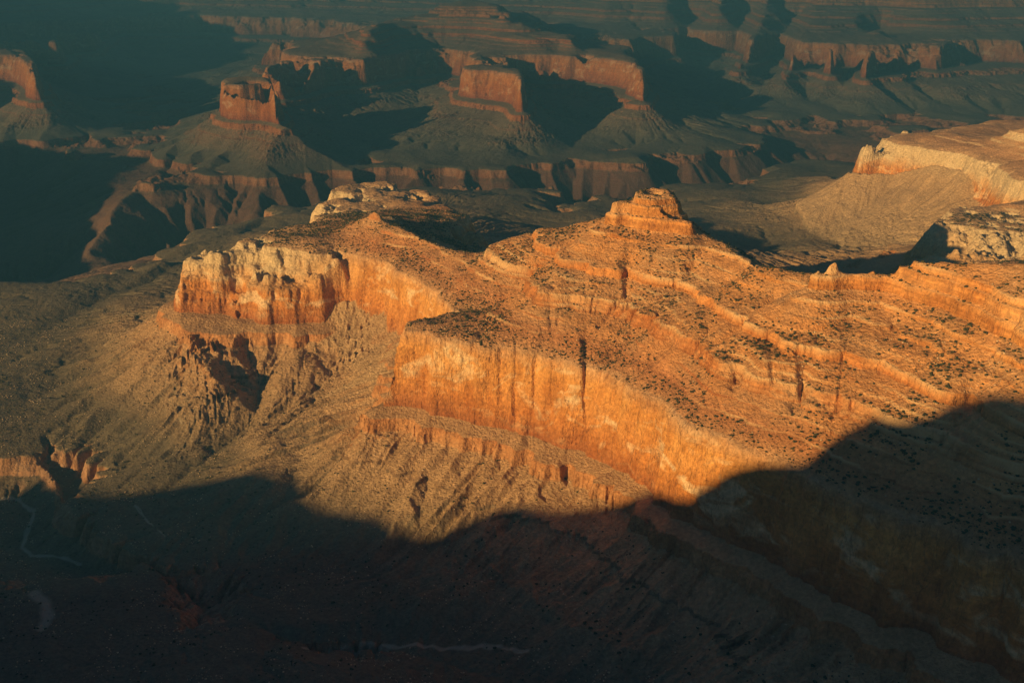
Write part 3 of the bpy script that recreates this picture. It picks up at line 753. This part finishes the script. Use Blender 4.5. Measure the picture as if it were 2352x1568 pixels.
rim_mesh(crest([(-1900,3900,-1400),(-2000,4300,-1310),(-2000,4900,-1290),(-2000,5300,-1280),(-2200,5800,-1190),(-2300,6150,-1150),(-2450,6450,-1210),(-3000,7000,-1290)], 2300), 'rim_occluder', (300, -50), (300, -100), 15)  # unseen crest added to keep the left gorge in shade
rim_mesh(crest([(-2997,7067,-1250),(-2950,7500,-1130),(-2950,7700,-1090),(-3200,8100,-1080),(-3030,10100,-930),(-3600,11500,-700),(-4300,12500,-600)], 3200), 'rim_occluder', (800, 0), (300, -100), 30)  # higher unseen crest, added to shade the far upper left
rim_mesh(pts, 'rim_occluder')
print('done', round(time.time() - T0, 1))

# ------------------------------------------------------------------ shrubs and boulders
def simple_mat(name, c1, c2, scale, rough=0.95):
    m = bpy.data.materials.new(name); m.use_nodes = True; nt = m.node_tree
    nz = nt.nodes.new('ShaderNodeTexNoise'); nz.inputs['Scale'].default_value = scale; nz.inputs['Detail'].default_value = 4
    g = nt.nodes.new('ShaderNodeNewGeometry'); nt.links.new(g.outputs['Position'], nz.inputs['Vector'])
    r = nt.nodes.new('ShaderNodeValToRGB'); r.color_ramp.elements[0].position = .35; r.color_ramp.elements[1].position = .65
    r.color_ramp.elements[0].color = (*c1, 1); r.color_ramp.elements[1].color = (*c2, 1)
    nt.links.new(nz.outputs[0], r.inputs[0]); b = nt.nodes['Principled BSDF']
    nt.links.new(r.outputs[0], b.inputs['Base Color']); b.inputs['Roughness'].default_value = rough; b.inputs['Specular IOR Level'].default_value = .1
    return m
M_SHRUB = simple_mat('shrub_leaf', (.035, .040, .022), (.085, .080, .045), 0.4)
M_BOULD = simple_mat('boulder_rock', (.40, .26, .16), (.66, .50, .34), 0.3)
import bmesh
rg = np.random.default_rng(11)
def blob(cx, cy, cz, r, sub, sq, amp, verts, faces):
    bm = bmesh.new(); bmesh.ops.create_icosphere(bm, subdivisions=sub, radius=1)
    base = len(verts)
    for v in bm.verts:
        k = 1 + amp * (rg.random() - .5)
        verts.append((cx + v.co.x * r * k, cy + v.co.y * r * k, cz + v.co.z * r * sq * k))
    for f in bm.faces: faces.append([base + v.index for v in f.verts])
    bm.free()
def shrub_shape(lobes, sub):
    v, f = [], []
    blob(0, 0, .35, .42, sub, .8, .5, v, f)
    for i in range(lobes):
        a = rg.random() * 6.3; d = .2 + .22 * rg.random(); r = .18 + .18 * rg.random()
        blob(math.cos(a) * d, math.sin(a) * d, .25 + .3 * rg.random(), r, sub, .85, .6, v, f)
    return np.array(v), f
def rock_shape(sub):
    v, f = [], []
    blob(0, 0, .22, .5, sub, .7, .35, v, f)
    v = np.array(v)
    for i in range(5):                        # flat broken faces
        n = rg.normal(size=3); n /= np.linalg.norm(n); d = .30 + .1 * rg.random()
        over = (v - [0, 0, .22]) @ n - d
        v = v - np.maximum(over, 0)[:, None] * n
    return v, f
def to_mesh(name, v, f, mat, smooth=False):
    me = bpy.data.meshes.new(name); me.from_pydata(v.tolist(), [], f); me.update(); me.materials.append(mat)
    return me
ELEV = (Z / rr[:, None])
vis = ELEV >= np.maximum.accumulate(ELEV, axis=0) - 2e-4
gz, gx2 = np.gradient(Z); SLP = np.hypot(gz, gx2) / CELL
PXg = 1176 + GX / (GY * cp - Z * sp) * FPX
PYg = 784 + FPX * ((-Z * cp - GY * sp) / (GY * cp - Z * sp))
inframe = (PXg > -60) & (PXg < 2412) & (PYg < 1620)
clump = np.clip(0.5 + 1.3 * fbm(GX, GY, 110, 3, 95), 0, 1.4)
dens_s = np.where(Z > -800, 1.0, np.where(Z < -985, 0.12, 0.0)) * (SLP < 1.1) * (GY < 3300) * clump
dens_s = dens_s + np.where((Z > -796) & (Z < -770), 0.6, 0) * (GY < 3300) * (SLP < 1.1)
dens_b = (np.where(Z > -800, 0.5, np.where(Z < -985, 0.7, 0.0))) * (SLP < 1.2) * (GY < 3300) * np.clip(0.2 + 2.0 * fbm(GX, GY, 80, 3, 96), 0, 1.5)
def scatter(dens, n, seed):
    r_ = np.random.default_rng(seed)
    w = (dens * CELL ** 2 * inframe).ravel(); cs = np.cumsum(w); k = np.searchsorted(cs, r_.random(n) * cs[-1])
    x = GXo.ravel()[k]; y = GYo.ravel()[k]; z = Z.ravel()[k]
    return k, np.stack([x, y, z], 1)
def plant(kind, shapes_hi, shapes_lo, dens, n, seed, smin, smax, pw, mat, zs_, label_fn, stuff_label, cat):
    k, P = scatter(dens, n, seed); r_ = np.random.default_rng(seed + 1)
    size = smin + (smax - smin) * r_.random(n) ** pw
    rot = r_.random(n) * 6.283
    app = size / np.linalg.norm(P, axis=1) * vis.ravel()[k]
    order = np.argsort(-app); top = order[:300]; rest = order[300:]
    meshes = [to_mesh(kind, v, f, mat) for v, f in shapes_hi]
    for i in top:
        o = bpy.data.objects.new(kind, meshes[int(i) % len(meshes)]); scene.collection.objects.link(o)
        o.location = (P[i, 0], P[i, 1], P[i, 2] - .08 * size[i]); o.rotation_euler = (0, 0, rot[i]); o.scale = (size[i], size[i], size[i] * zs_)
        lb, gr = label_fn(P[i]); o['label'] = lb; o['group'] = gr; o['category'] = cat
    VV, FF = [], []; base = 0
    for j, (v, f) in enumerate(shapes_lo):
        sel = rest[j::len(shapes_lo)]; m = len(sel); f = np.array(f)
        c, s_ = np.cos(rot[sel])[:, None], np.sin(rot[sel])[:, None]
        x = (v[None, :, 0] * c - v[None, :, 1] * s_) * size[sel][:, None] + P[sel, 0][:, None]
        y = (v[None, :, 0] * s_ + v[None, :, 1] * c) * size[sel][:, None] + P[sel, 1][:, None]
        z = (v[None, :, 2] * zs_ - .08) * size[sel][:, None] + P[sel, 2][:, None]
        VV.append(np.stack([x, y, z], -1).reshape(-1, 3))
        FF.append((f[None] + (np.arange(m) * len(v))[:, None, None]).reshape(-1, 3) + base); base += m * len(v)
    VV = np.concatenate(VV); FF = np.concatenate(FF)
    me = bpy.data.meshes.new(kind + '_cover')
    me.vertices.add(len(VV)); me.vertices.foreach_set('co', VV.astype(np.float32).ravel())
    me.loops.add(FF.size); me.loops.foreach_set('vertex_index', FF.astype(np.int32).ravel())
    me.polygons.add(len(FF)); me.polygons.foreach_set('loop_start', np.arange(0, FF.size, 3, dtype=np.int32))
    me.update(calc_edges=True); me.materials.append(mat)
    o = bpy.data.objects.new(kind + '_cover', me); scene.collection.objects.link(o); o['kind'] = 'stuff'; o['label'] = stuff_label
def lab_s(p):
    if p[2] > -800:
        if -p[2] * 0 + p[0] * .9 + (1900 - p[1]) * .8 > 620: return 'dark desert shrub in shadow on the right slope of the ridge', 'shrubs on the shaded ridge slope'
        return 'dark green desert shrub dotted on the sunlit orange ridge', 'shrubs on the sunlit ridge'
    return 'small dark shrub on the debris slope below the cliff', 'shrubs below the cliff'
def lab_b(p):
    if p[2] > -800: return 'pale loose rock lying on the orange ridge slope', 'rocks on the ridge'
    return 'pale fallen boulder on the gullied slope below the cliff', 'boulders below the cliff'
plant('desert_shrub', [shrub_shape(5, 2) for _ in range(6)], [shrub_shape(2, 1) for _ in range(6)], dens_s, 26000, 21, 1.5, 6.0, 1.9, M_SHRUB, 0.85, lab_s,
      'countless small dark shrubs speckling the slopes', 'shrub')
plant('boulder', [rock_shape(2) for _ in range(6)], [rock_shape(1) for _ in range(6)], dens_b, 16000, 31, 0.9, 4.2, 3.5, M_BOULD, 0.9, lab_b,
      'countless loose rocks strewn over the slopes', 'boulder')
print('scatter', round(time.time() - T0, 1))
# ------------------------------------------------------------------ the air
HZ = 4.8e-5
bpy.ops.mesh.primitive_cube_add(size=1, location=(0, 8000, -775))
hz = bpy.context.object; hz.name = 'haze'; hz.scale = (26000, 26000, 1590); hz['kind'] = 'stuff'
hm = bpy.data.materials.new('haze'); hm.use_nodes = True
for n in list(hm.node_tree.nodes): hm.node_tree.nodes.remove(n)
o_ = hm.node_tree.nodes.new('ShaderNodeOutputMaterial'); v_ = hm.node_tree.nodes.new('ShaderNodeVolumePrincipled')
v_.inputs['Color'].default_value = (0.10, 0.36, 0.66, 1); v_.inputs['Density'].default_value = HZ; v_.inputs['Anisotropy'].default_value = 0.0
hm.node_tree.links.new(v_.outputs[0], o_.inputs['Volume'])
hz.data.materials.append(hm)
